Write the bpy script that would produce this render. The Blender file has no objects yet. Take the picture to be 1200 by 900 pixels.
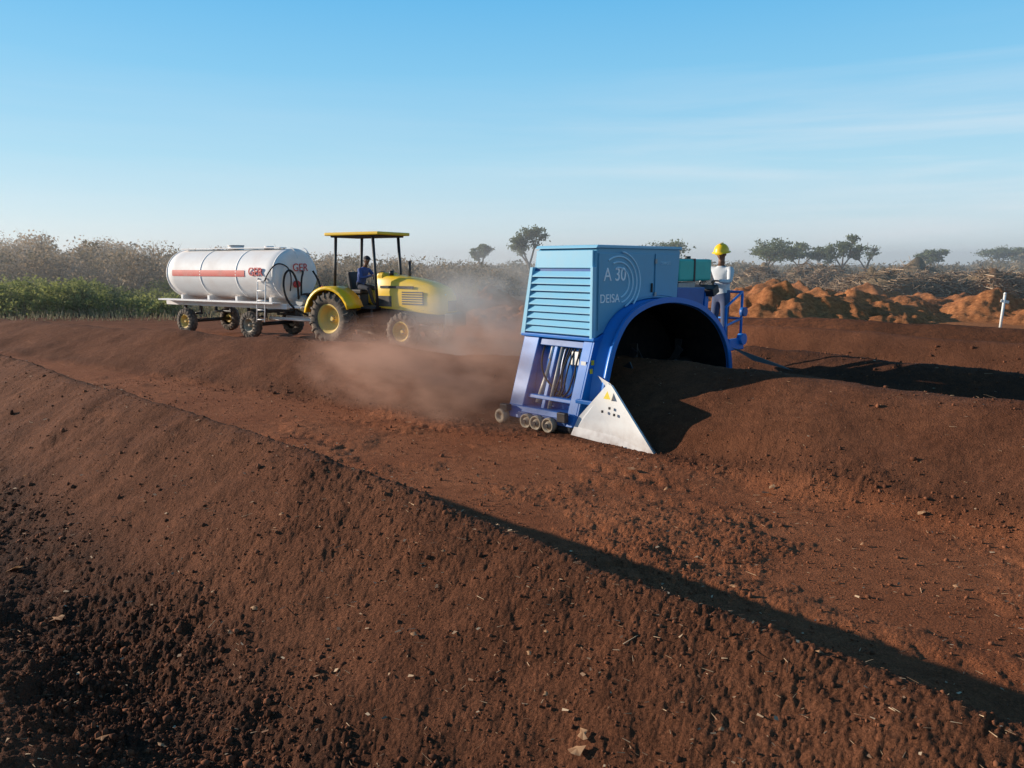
import bpy, math, random
import bmesh
import numpy as np
from mathutils import Vector, Matrix, Euler
random.seed(7); rng=np.random.default_rng(7)
scene=bpy.context.scene
R2=math.sqrt(2)
# ------------------------------------------------------------------ noise
_tabs={}
def vn(x,y,seed=0):
    if seed not in _tabs: _tabs[seed]=np.random.default_rng(100+seed).uniform(-1,1,(256,256))
    T=_tabs[seed]
    xi=np.floor(x).astype(np.int64); yi=np.floor(y).astype(np.int64)
    fx=x-xi; fy=y-yi
    fx=fx*fx*fx*(fx*(fx*6-15)+10); fy=fy*fy*fy*(fy*(fy*6-15)+10)
    a=T[xi&255,yi&255]; b=T[(xi+1)&255,yi&255]; c=T[xi&255,(yi+1)&255]; d=T[(xi+1)&255,(yi+1)&255]
    return (a*(1-fx)+b*fx)*(1-fy)+(c*(1-fx)+d*fx)*fy
def rot(x,y,a):
    c,s_=math.cos(a),math.sin(a); return x*c-y*s_, x*s_+y*c
def sst(a,b,x):
    t=np.clip((x-a)/(b-a),0,1); return t*t*(3-2*t)
def prof(d,wn,wf,e=.14):
    u=np.where(d<0,-d/wn,d/wf)
    u=np.sqrt(u*u+e*e)-e*.6
    g=1-u
    return np.maximum(0,.5*(g+np.sqrt(g*g+.004))-.0)*1.03
_m=[]
rr=np.random.default_rng(11)
for i in range(52):
    x=rr.uniform(8.6,50); y=rr.uniform(29.5,41)+x*.05
    _m.append((x,y,rr.uniform(.6,1.5),rr.uniform(1.6,3.6)))
for i in range(10):
    _m.append((rr.uniform(-3.8,2.5),rr.uniform(33,41),rr.uniform(.6,1.2),rr.uniform(1.6,2.8)))
_b=[]
for px in range(872,1340,17):
    y=rr.uniform(44,56); _b.append(((px+rr.uniform(-8,8)-600)/900*y,y,rr.uniform(1.5,2.75),rr.uniform(2.0,3.8)))
def Hfull(x,y):
    x=np.asarray(x,float); y=np.asarray(y,float)
    dist=np.hypot(x,y)
    s0=(x+y)/R2; r=(x-y)/R2
    s=s0+.10*vn(x*.4,y*.4,1)+.05*vn(x*1.2,y*1.2,2)
    hv=1+.10*vn(r*.45,r*0+3.3,3)
    h=np.zeros_like(x)
    h+=.17*(1-sst(2.9,3.5,s))
    near=1-sst(28,45,dist)
    h0=.56*hv*prof(s+.5,1.5,1.45)
    sw=s0+.04*vn(x*.5,y*.5,1)+.04*vn(x*2.1,y*2.1,21)+.02*vn(x*6,y*6,22)
    H1=np.interp(r,[-14,-7,-4.5,-2.6,-1.2,0],[.74,.84,.83,.74,.66,.60])
    h1=H1*(1+.03*vn(r*.45,r*0+3.3,3))*prof(sw-2.95,1.5,.55,.07)
    tl=sst(-7.4,-7.8,r)
    c2=9.62+.36*sst(-9,-7,r)-.17*np.maximum(0,-9-r)
    H2=.96*(1-tl)+tl*(.84-.010*np.maximum(0,-9-r))
    nearm=sst(-10.5,-9,r)*(1-sst(-5.4,-3.2,r))
    h2=H2*hv*prof(s-c2,1.95+.32*sst(-9,-7,r)-.30*nearm,1.75,.16)
    h2=h2*(1-nearm*(1-sst(8.05,8.55,s0)))
    h3=.80*hv*prof(s-14.0,1.5,1.1)*sst(-9,-7.3,r)
    h4=.92*hv*prof(s-17.6,1.5,1.1)*sst(-12.5,-11,r)
    h5=.95*hv*prof(s-21.2,1.5,1.1)*sst(-16,-14,r)
    hw=h0+h1+h2+h3+h4+h5
    h+=hw*near
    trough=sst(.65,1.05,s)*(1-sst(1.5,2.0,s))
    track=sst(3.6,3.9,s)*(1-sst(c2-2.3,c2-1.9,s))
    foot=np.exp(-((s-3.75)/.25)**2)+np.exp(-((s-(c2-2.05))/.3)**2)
    for rc in (4.9,5.4,6.5,7.0):
        rcw=rc-.10*np.maximum(0,-9-r)+.12*vn(r*.25,r*0,5)
        g=np.exp(-((s0-rcw)/.15)**2)
        h-=.022*g*track
        lug=np.sin(r*26+np.abs(s0-rcw)*22); h+=.007*g*track*np.clip(lug*2,-1,1)*(1-sst(9,18,dist))
    calm=1-.8*nearm*(1-sst(8.6,9,s0))*sst(7.2,7.9,s0)
    h+=(.030*vn(x*.7,y*.7,6)+.022*vn(x*1.9,y*1.9,7))*calm*np.where(s<3.5,.7,1)
    f=1-sst(10,30,dist)
    patch=.75+.5*(vn(x*.9,y*.9,33)>0)*np.abs(vn(x*.9,y*.9,33))*2
    rough=(.6+.8*trough+.8*np.clip(foot,0,1))*patch
    h+=.012*rough*vn(*rot(x*5,y*5,.5),8)*calm
    h+=f*rough*(.012*np.abs(vn(*rot(x*11,y*11,1.1),9))+.011*np.abs(vn(*rot(x*23,y*23,.3),10)))
    f2=1-sst(4,12,dist)
    h+=f2*rough*(.0095*np.abs(vn(*rot(x*47,y*47,.8),12))+.006*vn(x*85,y*85,13))
    om=np.zeros_like(x)
    for (mx,my,mh,mr) in _m:
        d=np.hypot((x-mx)*.8,y-my)
        b=mh*np.maximum(0,1-d/mr*.8)**1.0
        om=np.maximum(om,b)
    hm=om*(1+.3*vn(x*1.3,y*1.3,15))+ sst(.02,.2,om)*(.10*np.abs(vn(x*2.3,y*2.3,16))+.07*vn(x*4.5,y*4.5,17))
    h+=hm
    for (mx,my,mh,mr) in _b:
        h=np.maximum(h,mh*.85*np.maximum(0,1-(np.hypot(x-mx,(y-my)*1.3)/mr)**1.6)*(1+.3*vn(x*1.5,y*1.5,19)))
    orange=np.clip(om*4,0,1)
    orange=np.maximum(orange,sst(26.5,28.5,y+.8*vn(x*.4,y*.4,17)-x*.02)*(1-sst(42,44,y))*sst(6,8,x))
    orange=np.maximum(orange,.35*sst(29,33,y)*(1-sst(44,47,y))*sst(-5,-3,x))*np.where(x<5,.6,1)
    orange=orange*(.76+.24*vn(x*.35,y*.35,41))
    scrub=sst(42,44,y+2*vn(x*.1,y*.1,18))
    h+=sst(45,110,dist)*.5
    tr=np.clip(track+sst(c2+1.7,c2+2.2,s)*(1-sst(-9,-7,r))*.55*(1-orange)+.75*sst(11.7,12.2,s)*(1-np.clip((h3+h4+h5)*3,0,1))*sst(-8,-6,r),0,1)*near
    dark=np.clip(trough+.3*np.clip(foot,0,1)+np.clip(h3*3-.5,0,1)*.9+np.clip(h4*3-.9,0,1)*.35+np.clip(h5*3-.5,0,1)*.9,0,1)  # trough, foot: darker soil; far windrows: shade bands put into the colour
    return h,tr,orange,dark,scrub
def Hs(x,y):
    return float(Hfull(np.array([x]),np.array([y]))[0][0])
# ------------------------------------------------------------------ node helpers
def new_mat(name):
    m=bpy.data.materials.new(name); m.use_nodes=True
    nt=m.node_tree; b=nt.nodes['Principled BSDF']
    return m,nt,b
def N(nt,t,**kw):
    n=nt.nodes.new(t)
    for k,v in kw.items():
        if k in n.inputs: n.inputs[k].default_value=v
        else: setattr(n,k,v)
    return n
def mixc(nt,fac,a,b,mode='MIX'):
    n=nt.nodes.new('ShaderNodeMix'); n.data_type='RGBA'; n.blend_type=mode
    for i,v in ((0,fac),(6,a),(7,b)):
        if isinstance(v,(int,float)): n.inputs[i].default_value=v
        elif isinstance(v,(tuple,list)): n.inputs[i].default_value=(*v[:3],1)
        else: nt.links.new(v,n.inputs[i])
    return n.outputs[2]
def ramp(nt,src,a,b,lo=0,hi=1):
    n=nt.nodes.new('ShaderNodeMapRange'); n.inputs[1].default_value=a; n.inputs[2].default_value=b; n.inputs[3].default_value=lo; n.inputs[4].default_value=hi
    nt.links.new(src,n.inputs[0]); return n.outputs[0]
def paint(name,col,rough=.4,dirt=.35,dust=(.16,.085,.05),metal=0,lowz=None,scale=5,spec=.5):
    m,nt,b=new_mat(name)
    tc=N(nt,'ShaderNodeTexCoord')
    n1=N(nt,'ShaderNodeTexNoise',Scale=scale,Detail=8.0,Roughness=.65)
    nt.links.new(tc.outputs['Object'],n1.inputs['Vector'])
    f=ramp(nt,n1.outputs[0],.45,.8)
    mul=N(nt,'ShaderNodeMath',operation='MULTIPLY'); nt.links.new(f,mul.inputs[0]); mul.inputs[1].default_value=dirt
    fac=mul.outputs[0]
    if lowz is not None:
        sx=N(nt,'ShaderNodeSeparateXYZ'); nt.links.new(tc.outputs['Object'],sx.inputs[0])
        lz=ramp(nt,sx.outputs[2],lowz[1],lowz[0])
        m3=N(nt,'ShaderNodeMath',operation='MULTIPLY'); nt.links.new(lz,m3.inputs[0]); nt.links.new(n1.outputs[0],m3.inputs[1])
        m4=N(nt,'ShaderNodeMath',operation='MULTIPLY_ADD'); m4.use_clamp=True
        nt.links.new(m3.outputs[0],m4.inputs[0]); m4.inputs[1].default_value=lowz[2]; nt.links.new(fac,m4.inputs[2])
        fac=m4.outputs[0]
    c=mixc(nt,fac,col,dust)
    nt.links.new(c,b.inputs['Base Color'])
    nt.links.new(ramp(nt,fac,0,1,rough,.9),b.inputs['Roughness'])
    b.inputs['Metallic'].default_value=metal; b.inputs['Specular IOR Level'].default_value=spec
    return m
def leafmat(name,c1,c2,trans=.25,rough=.7):
    m,nt,b=new_mat(name)
    at=N(nt,'ShaderNodeAttribute',attribute_name='var')
    c=mixc(nt,at.outputs['Fac'],c1,c2)
    nt.links.new(c,b.inputs['Base Color']); b.inputs['Roughness'].default_value=rough; b.inputs['Specular IOR Level'].default_value=.1
    if trans>0:
        t=N(nt,'ShaderNodeBsdfTranslucent'); nt.links.new(c,t.inputs[0])
        ms=N(nt,'ShaderNodeMixShader'); ms.inputs[0].default_value=trans
        nt.links.new(b.outputs[0],ms.inputs[1]); nt.links.new(t.outputs[0],ms.inputs[2])
        nt.links.new(ms.outputs[0],nt.nodes['Material Output'].inputs[0])
    return m
# ------------------------------------------------------------------ mesh helpers
def link(o,parent=None):
    scene.collection.objects.link(o)
    if parent is not None: o.parent=parent
    return o
def empty(name,loc=(0,0,0),rz=0):
    e=bpy.data.objects.new(name,None); e.location=loc; e.rotation_euler=(0,0,rz); e.empty_display_size=.3
    return link(e)
def mesh(name,V,F,mat,parent=None,smooth=False,bevel=0,seg=2):
    me=bpy.data.meshes.new(name); me.from_pydata([tuple(v) for v in V],[],[tuple(f) for f in F]); me.update()
    if mat: me.materials.append(mat)
    if smooth: me.polygons.foreach_set('use_smooth',[True]*len(me.polygons))
    o=bpy.data.objects.new(name,me); link(o,parent)
    if bevel>0:
        b=o.modifiers.new('b','BEVEL'); b.width=bevel; b.segments=seg; b.limit_method='ANGLE'; b.angle_limit=math.radians(35)
    return o
def box(name,c,s,mat,parent,rot=(0,0,0),bevel=.012):
    x,y,z=s[0]/2,s[1]/2,s[2]/2
    V=[(-x,-y,-z),(x,-y,-z),(x,y,-z),(-x,y,-z),(-x,-y,z),(x,-y,z),(x,y,z),(-x,y,z)]
    M=Matrix.Translation(c)@Euler(rot).to_matrix().to_4x4()
    V=[M@Vector(v) for v in V]
    F=[(0,3,2,1),(4,5,6,7),(0,1,5,4),(1,2,6,5),(2,3,7,6),(3,0,4,7)]
    return mesh(name,V,F,mat,parent,bevel=min(bevel,min(s)*.3))
def frame(p1,p2):
    d=Vector(p2)-Vector(p1); q=d.to_track_quat('Z','Y'); return Matrix.Translation(p1)@q.to_matrix().to_4x4(),d.length
def cyl(name,p1,p2,r,mat,parent,r2=None,n=20,smooth=True,bevel=0):
    M,L=frame(p1,p2); r2=r if r2 is None else r2
    V=[];F=[]
    for k,(rad,z) in enumerate(((r,0),(r2,L))):
        for i in range(n):
            a=2*math.pi*i/n; V.append(M@Vector((rad*math.cos(a),rad*math.sin(a),z)))
    for i in range(n): F.append((i,(i+1)%n,n+(i+1)%n,n+i))
    F.append(tuple(range(n))[::-1]); F.append(tuple(range(n,2*n)))
    o=mesh(name,V,F,mat,parent,bevel=bevel)
    if smooth: o.data.polygons.foreach_set('use_smooth',[True]*n+[False,False])
    return o
def tube(name,pts,r,mat,parent,nurbs=True):
    cu=bpy.data.curves.new(name,'CURVE'); cu.dimensions='3D'; cu.bevel_depth=r; cu.bevel_resolution=3; cu.use_fill_caps=True
    sp=cu.splines.new('NURBS' if nurbs else 'POLY'); sp.points.add(len(pts)-1)
    for p,q in zip(sp.points,pts): p.co=(*q,1)
    if nurbs: sp.use_endpoint_u=True; sp.order_u=3
    cu.materials.append(mat)
    o=bpy.data.objects.new(name,cu); return link(o,parent)
def lathe(name,P,mat,parent,M,n=40,smooth=True):
    V=[];F=[];k=len(P)
    for i in range(n):
        a=2*math.pi*i/n
        for (rad,z) in P: V.append(M@Vector((rad*math.cos(a),rad*math.sin(a),z)))
    for i in range(n):
        j=(i+1)%n
        for q in range(k-1): F.append((i*k+q,j*k+q,j*k+q+1,i*k+q+1))
    return mesh(name,V,F,mat,parent,smooth=smooth)
def prism(name,P,y0,y1,mat,parent,bevel=.01,y1f=None):
    n=len(P); V=[(x,y0,z) for x,z in P]+[(x,(y1f(z) if y1f else y1),z) for x,z in P]
    F=[tuple(range(n)),tuple(range(n,2*n))[::-1]]
    for i in range(n): j=(i+1)%n; F.append((i,n+i,n+j,j))
    o=mesh(name,V,F,mat,parent,bevel=bevel)
    bm=bmesh.new(); bm.from_mesh(o.data); bmesh.ops.recalc_face_normals(bm,faces=bm.faces); bm.to_mesh(o.data); bm.free()
    return o
def text(name,body,size,mat,parent,loc,rot,ext=.004):
    cu=bpy.data.curves.new(name,'FONT'); cu.body=body; cu.size=size; cu.extrude=ext; cu.align_x='LEFT'
    cu.materials.append(mat); o=bpy.data.objects.new(name,cu); o.location=loc; o.rotation_euler=rot; return link(o,parent)
def npmesh(name,V,F,mat,attrs=None,smooth=False,fvar=None,parent=None):
    V=np.asarray(V,np.float32); F=np.asarray(F,np.int32)
    me=bpy.data.meshes.new(name); nf,k=F.shape
    me.vertices.add(len(V)); me.vertices.foreach_set('co',V.ravel())
    me.loops.add(nf*k); me.loops.foreach_set('vertex_index',F.ravel())
    me.polygons.add(nf); me.polygons.foreach_set('loop_start',np.arange(0,nf*k,k,dtype=np.int32))
    me.polygons.foreach_set('loop_total',np.full(nf,k,np.int32))
    if smooth: me.polygons.foreach_set('use_smooth',np.ones(nf,bool))
    me.update(calc_edges=True)
    if attrs is not None:
        ca=me.color_attributes.new('zone','FLOAT_COLOR','POINT'); ca.data.foreach_set('color',attrs.astype(np.float32).ravel())
    if fvar is not None:
        a=me.attributes.new('var','FLOAT','FACE'); a.data.foreach_set('value',np.asarray(fvar,np.float32))
    me.materials.append(mat)
    o=bpy.data.objects.new(name,me); return link(o,parent)
# ------------------------------------------------------------------ GROUND
def soil_material():
    m,nt,b=new_mat('soil')
    L=nt.links
    at=N(nt,'ShaderNodeAttribute',attribute_name='zone'); sp=N(nt,'ShaderNodeSeparateColor'); L.new(at.outputs['Color'],sp.inputs[0])
    tc=N(nt,'ShaderNodeTexCoord')
    def noise(sc,det=6,r=.6):
        n=N(nt,'ShaderNodeTexNoise',Scale=float(sc),Detail=float(det),Roughness=r); L.new(tc.outputs['Object'],n.inputs['Vector']); return n.outputs[0]
    big=noise(.8,5); mid=noise(7,6,.7); fine=noise(75,4,.8); spk=noise(140,2,.5)
    comp=mixc(nt,ramp(nt,big,.35,.65),(.140,.052,.025),(.196,.076,.037))
    trk=mixc(nt,ramp(nt,big,.35,.65),(.28,.094,.040),(.36,.130,.057))
    c=mixc(nt,sp.outputs[0],comp,trk)
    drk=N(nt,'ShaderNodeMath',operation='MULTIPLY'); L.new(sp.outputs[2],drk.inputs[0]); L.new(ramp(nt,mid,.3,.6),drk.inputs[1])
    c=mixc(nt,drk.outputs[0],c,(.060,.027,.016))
    org=mixc(nt,ramp(nt,mid,.3,.7),(.36,.125,.045),(.56,.23,.088))
    c=mixc(nt,sp.outputs[1],c,org)
    scr=mixc(nt,ramp(nt,big,.35,.65),(.19,.135,.08),(.29,.21,.125))
    c=mixc(nt,at.outputs['Alpha'],c,scr)
    mm=N(nt,'ShaderNodeMath',operation='MULTIPLY'); L.new(ramp(nt,mid,.25,.75,.68,1.32),mm.inputs[0]); L.new(ramp(nt,fine,.3,.7,.48,1.52),mm.inputs[1])
    hsv=N(nt,'ShaderNodeHueSaturation'); L.new(c,hsv.inputs['Color']); L.new(mm.outputs[0],hsv.inputs['Value'])
    c2=mixc(nt,ramp(nt,spk,.70,.76,0,.55),hsv.outputs[0],(.36,.22,.13))
    L.new(c2,b.inputs['Base Color'])
    b.inputs['Roughness'].default_value=.95; b.inputs['Specular IOR Level'].default_value=.1
    vo=N(nt,'ShaderNodeTexVoronoi',Scale=55.0); L.new(tc.outputs['Object'],vo.inputs['Vector'])
    ad=N(nt,'ShaderNodeMath',operation='SUBTRACT'); L.new(ramp(nt,fine,0,1,0,1.6),ad.inputs[0]); L.new(vo.outputs['Distance'],ad.inputs[1])
    bp=N(nt,'ShaderNodeBump',Strength=.9,Distance=.013); L.new(ad.outputs[0],bp.inputs['Height'])
    bp2=N(nt,'ShaderNodeBump',Strength=.8,Distance=.045); L.new(noise(10,7,.72),bp2.inputs['Height']); L.new(bp.outputs[0],bp2.inputs['Normal'])
    L.new(bp2.outputs[0],b.inputs['Normal'])
    return m
SOIL=soil_material()
def ground():
    half=math.radians(48)
    dense=np.arange(-half,half,.0018)
    coarse=np.linspace(half,2*math.pi-half,110,endpoint=False)
    ang=np.concatenate([dense,coarse]); na=len(ang)
    r1=.3*1.0055**np.arange(0,int(math.log(48/.3)/math.log(1.0055)))
    r2=r1[-1]*1.02**np.arange(1,30); r3=r2[-1]*1.06**np.arange(1,70)
    rad=np.concatenate([r1,r2,r3]); nr=len(rad)
    A,Rr=np.meshgrid(ang,rad)
    X=(np.sin(A)*Rr).ravel(); Y=(np.cos(A)*Rr).ravel()
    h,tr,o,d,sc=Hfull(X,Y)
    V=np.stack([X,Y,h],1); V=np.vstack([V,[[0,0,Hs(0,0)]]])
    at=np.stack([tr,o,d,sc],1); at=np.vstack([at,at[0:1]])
    i=np.arange(nr-1)[:,None]*na; j=np.arange(na)[None,:]; j2=(j+1)%na
    F=np.stack([(i+j),(i+j2),(i+na+j2),(i+na+j)],-1).reshape(-1,4)
    c=len(V)-1
    fan=[[c,(2*k+2)%na,(2*k+1)%na,2*k] for k in range(na//2)]
    F=np.vstack([F,np.array(fan)])
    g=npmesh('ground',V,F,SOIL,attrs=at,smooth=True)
    if g.data.polygons[len(g.data.polygons)//2].normal.z<0: g.data.flip_normals()
ground()
# ------------------------------------------------------------------ clods, twigs, leaves
t_=(1+5**.5)/2
ICO=np.array([(-1,t_,0),(1,t_,0),(-1,-t_,0),(1,-t_,0),(0,-1,t_),(0,1,t_),(0,-1,-t_),(0,1,-t_),(t_,0,-1),(t_,0,1),(-t_,0,-1),(-t_,0,1)])/math.sqrt(1+t_*t_)
ICF=np.array([(0,11,5),(0,5,1),(0,1,7),(0,7,10),(0,10,11),(1,5,9),(5,11,4),(11,10,2),(10,7,6),(7,1,8),(3,9,4),(3,4,2),(3,2,6),(3,6,8),(3,8,9),(4,9,5),(2,4,11),(6,2,10),(8,6,7),(9,8,1)])
def scatter_pts(n,rmin,rmax,half=44):
    a=rng.uniform(-math.radians(half),math.radians(half),n); r=rmin*(rmax/rmin)**rng.uniform(0,1,n)
    return np.sin(a)*r,np.cos(a)*r
def clods():
    X,Y=scatter_pts(170000,1.2,18)
    h,tr,o,d,sc=Hfull(X,Y); s=(X+Y)/R2; r=(X-Y)/R2
    c2=9.62+.36*sst(-9,-7,r)-.17*np.maximum(0,-9-r)
    w=.24+.65*d+.5*np.exp(-((s-3.8)/.35)**2)+.6*np.exp(-((s-c2+2.1)/.4)**2)+.10*tr
    w*=.35+.65*(vn(X*1.5,Y*1.5,30)>-.2)
    keep=rng.uniform(0,1,len(X))<w*.8
    X=X[keep];Y=Y[keep];h=h[keep];d=d[keep];tr=tr[keep]
    n=len(X); size=.0025*np.exp(rng.normal(0,.58,n))*(1+.35*d)
    size=np.clip(size,.0012,.014)*(1+.10*np.hypot(X,Y))
    V=ICO[None]*(1+rng.uniform(-.35,.35,(n,12,1)))*size[:,None,None]*rng.uniform(.6,1.35,(n,1,3))
    V+=np.stack([X,Y,h+size*.3],1)[:,None,:]
    F=ICF[None]+(np.arange(n)*12)[:,None,None]
    m,nt,b=new_mat('clod_soil')
    at=N(nt,'ShaderNodeAttribute',attribute_name='var')
    c=mixc(nt,at.outputs['Fac'],(.085,.033,.018),(.26,.10,.05)); nt.links.new(c,b.inputs['Base Color']); b.inputs['Roughness'].default_value=.95
    b.inputs['Specular IOR Level'].default_value=.1
    npmesh('soil_clods',V.reshape(-1,3),F.reshape(-1,3),m,fvar=np.repeat(np.clip(rng.uniform(0,1,n)**1.6*.8+.35*tr,0,1),20))
clods()
def sticks(name,P0,P1,R,mat,var=None):
    P0=np.asarray(P0);P1=np.asarray(P1);n=len(P0);D=P1-P0
    D/= (np.linalg.norm(D,axis=1,keepdims=True)+1e-9)
    up=np.where(np.abs(D[:,2:3])>.9,np.array([[1,0,0]]),np.array([[0,0,1]]))
    U=np.cross(D,up); U/=np.linalg.norm(U,axis=1,keepdims=True); W=np.cross(D,U)
    V=np.zeros((n,6,3))
    for k in range(3):
        a=2*math.pi*k/3
        o=U*math.cos(a)+W*math.sin(a)
        V[:,k]=P0+o*R[:,None]; V[:,3+k]=P1+o*R[:,None]*.5
    F=np.array([(0,1,4,3),(1,2,5,4),(2,0,3,5)])[None]+(np.arange(n)*6)[:,None,None]
    v=rng.uniform(0,1,n) if var is None else var
    return npmesh(name,V.reshape(-1,3),F.reshape(-1,4),mat,fvar=np.repeat(v,3))
STRAW=leafmat('straw',(.20,.10,.055),(.66,.46,.28),0)
def twigs():
    X,Y=scatter_pts(3800,1.4,16); h=Hfull(X,Y)[0]; n=len(X)
    L=rng.uniform(.006,.030,n)*(1+.08*np.hypot(X,Y))*np.where(rng.uniform(0,1,n)>.92,2.4,1); a=rng.uniform(0,6.28,n); el=rng.uniform(-.1,.35,n)
    P0=np.stack([X,Y,h+.007],1); P1=P0+np.stack([np.cos(a)*np.cos(el),np.sin(a)*np.cos(el),np.sin(el)],1)*L[:,None]
    sticks('twigs',P0,P1,rng.uniform(.0008,.0025,n)*(1+.05*np.hypot(X,Y)),STRAW,var=rng.uniform(0,1,n)**1.2)
twigs()
def chips():
    X,Y=scatter_pts(750,1.8,15); h=Hfull(X,Y)[0]; n=len(X)
    sz=rng.uniform(.004,.013,n)*(1+.09*np.hypot(X,Y)); a=rng.uniform(0,6.28,n)
    V=np.zeros((n,4,3)); asp=rng.uniform(.25,.7,n)
    for k,(u,v) in enumerate(((-1,-.8),(1,-1),(.8,1),(-1,.7))):
        dx=u*sz; dy=v*sz*asp
        V[:,k,0]=X+dx*np.cos(a)-dy*np.sin(a); V[:,k,1]=Y+dx*np.sin(a)+dy*np.cos(a); V[:,k,2]=h+.008+sz*rng.uniform(-.1,.55,n)
    npmesh('wood_chips',V.reshape(-1,3),np.arange(4*n).reshape(n,4),STRAW,fvar=rng.uniform(0,1,n))
chips()
CAMZ=2.4
def px2w(px,py):
    u=(px-600)/900; v=(450-py)/900; D=Vector((u,.988+v*.1537,-.1537+v*.988))
    t=3.0
    for _ in range(40):
        p=D*t; g=Hs(p.x,p.y)
        tn=(CAMZ-g)/max(1e-3,-D.z); t=.5*t+.5*tn
    p=D*t; return p.x,p.y
def leaves():
    V=[];F=[];var=[]
    spots=[(18,668,.11),(68,724,.10),(120,870,.05),(190,878,.045),(298,716,.05),(683,866,.06),(676,885,.07),(485,748,.04),(640,818,.025),(740,552,.13),(898,580,.14),(905,572,.08),(1080,603,.11),(270,745,.045),(620,770,.03),(960,770,.03),(30,560,.04),(640,745,.025),(520,650,.025),(860,690,.06),(780,575,.06),(330,606,.04),(845,860,.025),(1010,640,.05),(560,560,.05),(1120,690,.05)]
    for (px,py,sz) in spots:
        x,y=px2w(px,py)
        n=9; base=len(V); a0=random.uniform(0,6.28)
        nn=Vector((random.uniform(-.5,.5),random.uniform(-.5,.5),1)).normalized()
        q=nn.to_track_quat('Z','Y')
        g=Hs(x,y)+.02
        V.append(tuple(Vector((x,y,g+.012))))
        for k in range(n):
            a=a0+2*math.pi*k/n; rr_=sz*.6*(1 if k%2 else .62)*random.uniform(.8,1.15)*(1.0 if abs(math.cos(a-a0))>.5 else .6)
            p=q@Vector((rr_*math.cos(a),rr_*math.sin(a),random.uniform(-.1,.35)*rr_)); V.append((x+p.x,y+p.y,g+p.z))
        for k in range(n):
            F.append((base,base+1+k,base+1+(k+1)%n)); var.append(random.random())
    m=leafmat('dead_leaf',(.28,.14,.07),(.62,.36,.19),.2)
    npmesh('dry_leaves',V,F,m,fvar=var)
leaves()
# ------------------------------------------------------------------ foliage masses
def quads(C,size):
    n=len(C); a=rng.normal(0,1,(n,3)); a/=np.linalg.norm(a,axis=1,keepdims=True)
    b=rng.normal(0,1,(n,3)); b-= (b*a).sum(1,keepdims=True)*a; b/=np.linalg.norm(b,axis=1,keepdims=True)
    s=size[:,None]
    V=np.stack([C-a*s,C+b*s*.55,C+a*s,C-b*s*.55],1).reshape(-1,3)
    F=np.arange(4*n).reshape(n,4); return V,F
def bushmass(name,bushes,mat,lsz,nper,stvar=.4,nst=1):
    CC=[];SZ=[];VV=[];S0=[];S1=[];SR_=[]
    for (x,y,z0,rx,h,tone) in bushes:
        ncl=random.randint(7,11); per=max(6,nper//ncl)
        for k in range(ncl):
            a=random.uniform(0,6.28); q=random.uniform(0,1)**.6*rx*.8; cz=z0+h*random.uniform(.12,.88)
            q*= (1.15-.6*(cz-z0)/h)
            cx,cy=x+math.cos(a)*q,y+math.sin(a)*q; cr=rx*random.uniform(.25,.5)
            P=np.clip(rng.normal(0,1,(per,3)),-1.8,1.8)*np.array([cr,cr,cr*.75])*.5+np.array([cx,cy,cz]); P[:,2]=np.maximum(P[:,2],z0)
            CC.append(P); SZ.append(rng.uniform(.5,1.3,per)*lsz); VV.append(np.clip(tone+random.uniform(-.25,.25)+rng.normal(0,.10,per),0,1))
            S0.append((x+random.uniform(-.2,.2),y+random.uniform(-.2,.2),z0)); S1.append((cx,cy,cz+cr*.3)); SR_.append(random.uniform(.015,.03)*(h/3))
            for e in range(nst):
                aa=random.uniform(0,6.28); S0.append((cx,cy,cz-cr*.3)); S1.append((cx+math.cos(aa)*cr*.8,cy+math.sin(aa)*cr*.8,cz+cr*random.uniform(.5,1.0))); SR_.append(.012)
    C=np.vstack(CC); V,F=quads(C,np.concatenate(SZ))
    var=np.concatenate(VV)
    S0=np.array(S0);S1=np.array(S1);SR_=np.array(SR_)
    side=np.cross(S1-S0,np.array([0,-1,0.])); side/=np.linalg.norm(side,axis=1,keepdims=True)+1e-9
    SV=np.stack([S0-side*SR_[:,None],S0+side*SR_[:,None],S1+side*SR_[:,None]*.4,S1-side*SR_[:,None]*.4],1).reshape(-1,3)
    SF=np.arange(len(SV)).reshape(-1,4)+len(V)
    return npmesh(name,np.vstack([V,SV]),np.vstack([F,SF]),mat,fvar=np.concatenate([var,np.full(len(SF),stvar)]))
DRY=leafmat('dry_scrub',(.22,.17,.10),(.42,.30,.195),.4)
GRN=leafmat('green_scrub',(.13,.155,.045),(.32,.32,.10),.45)
FAR=leafmat('far_scrub',(.17,.145,.08),(.36,.27,.17),.4)
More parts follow.
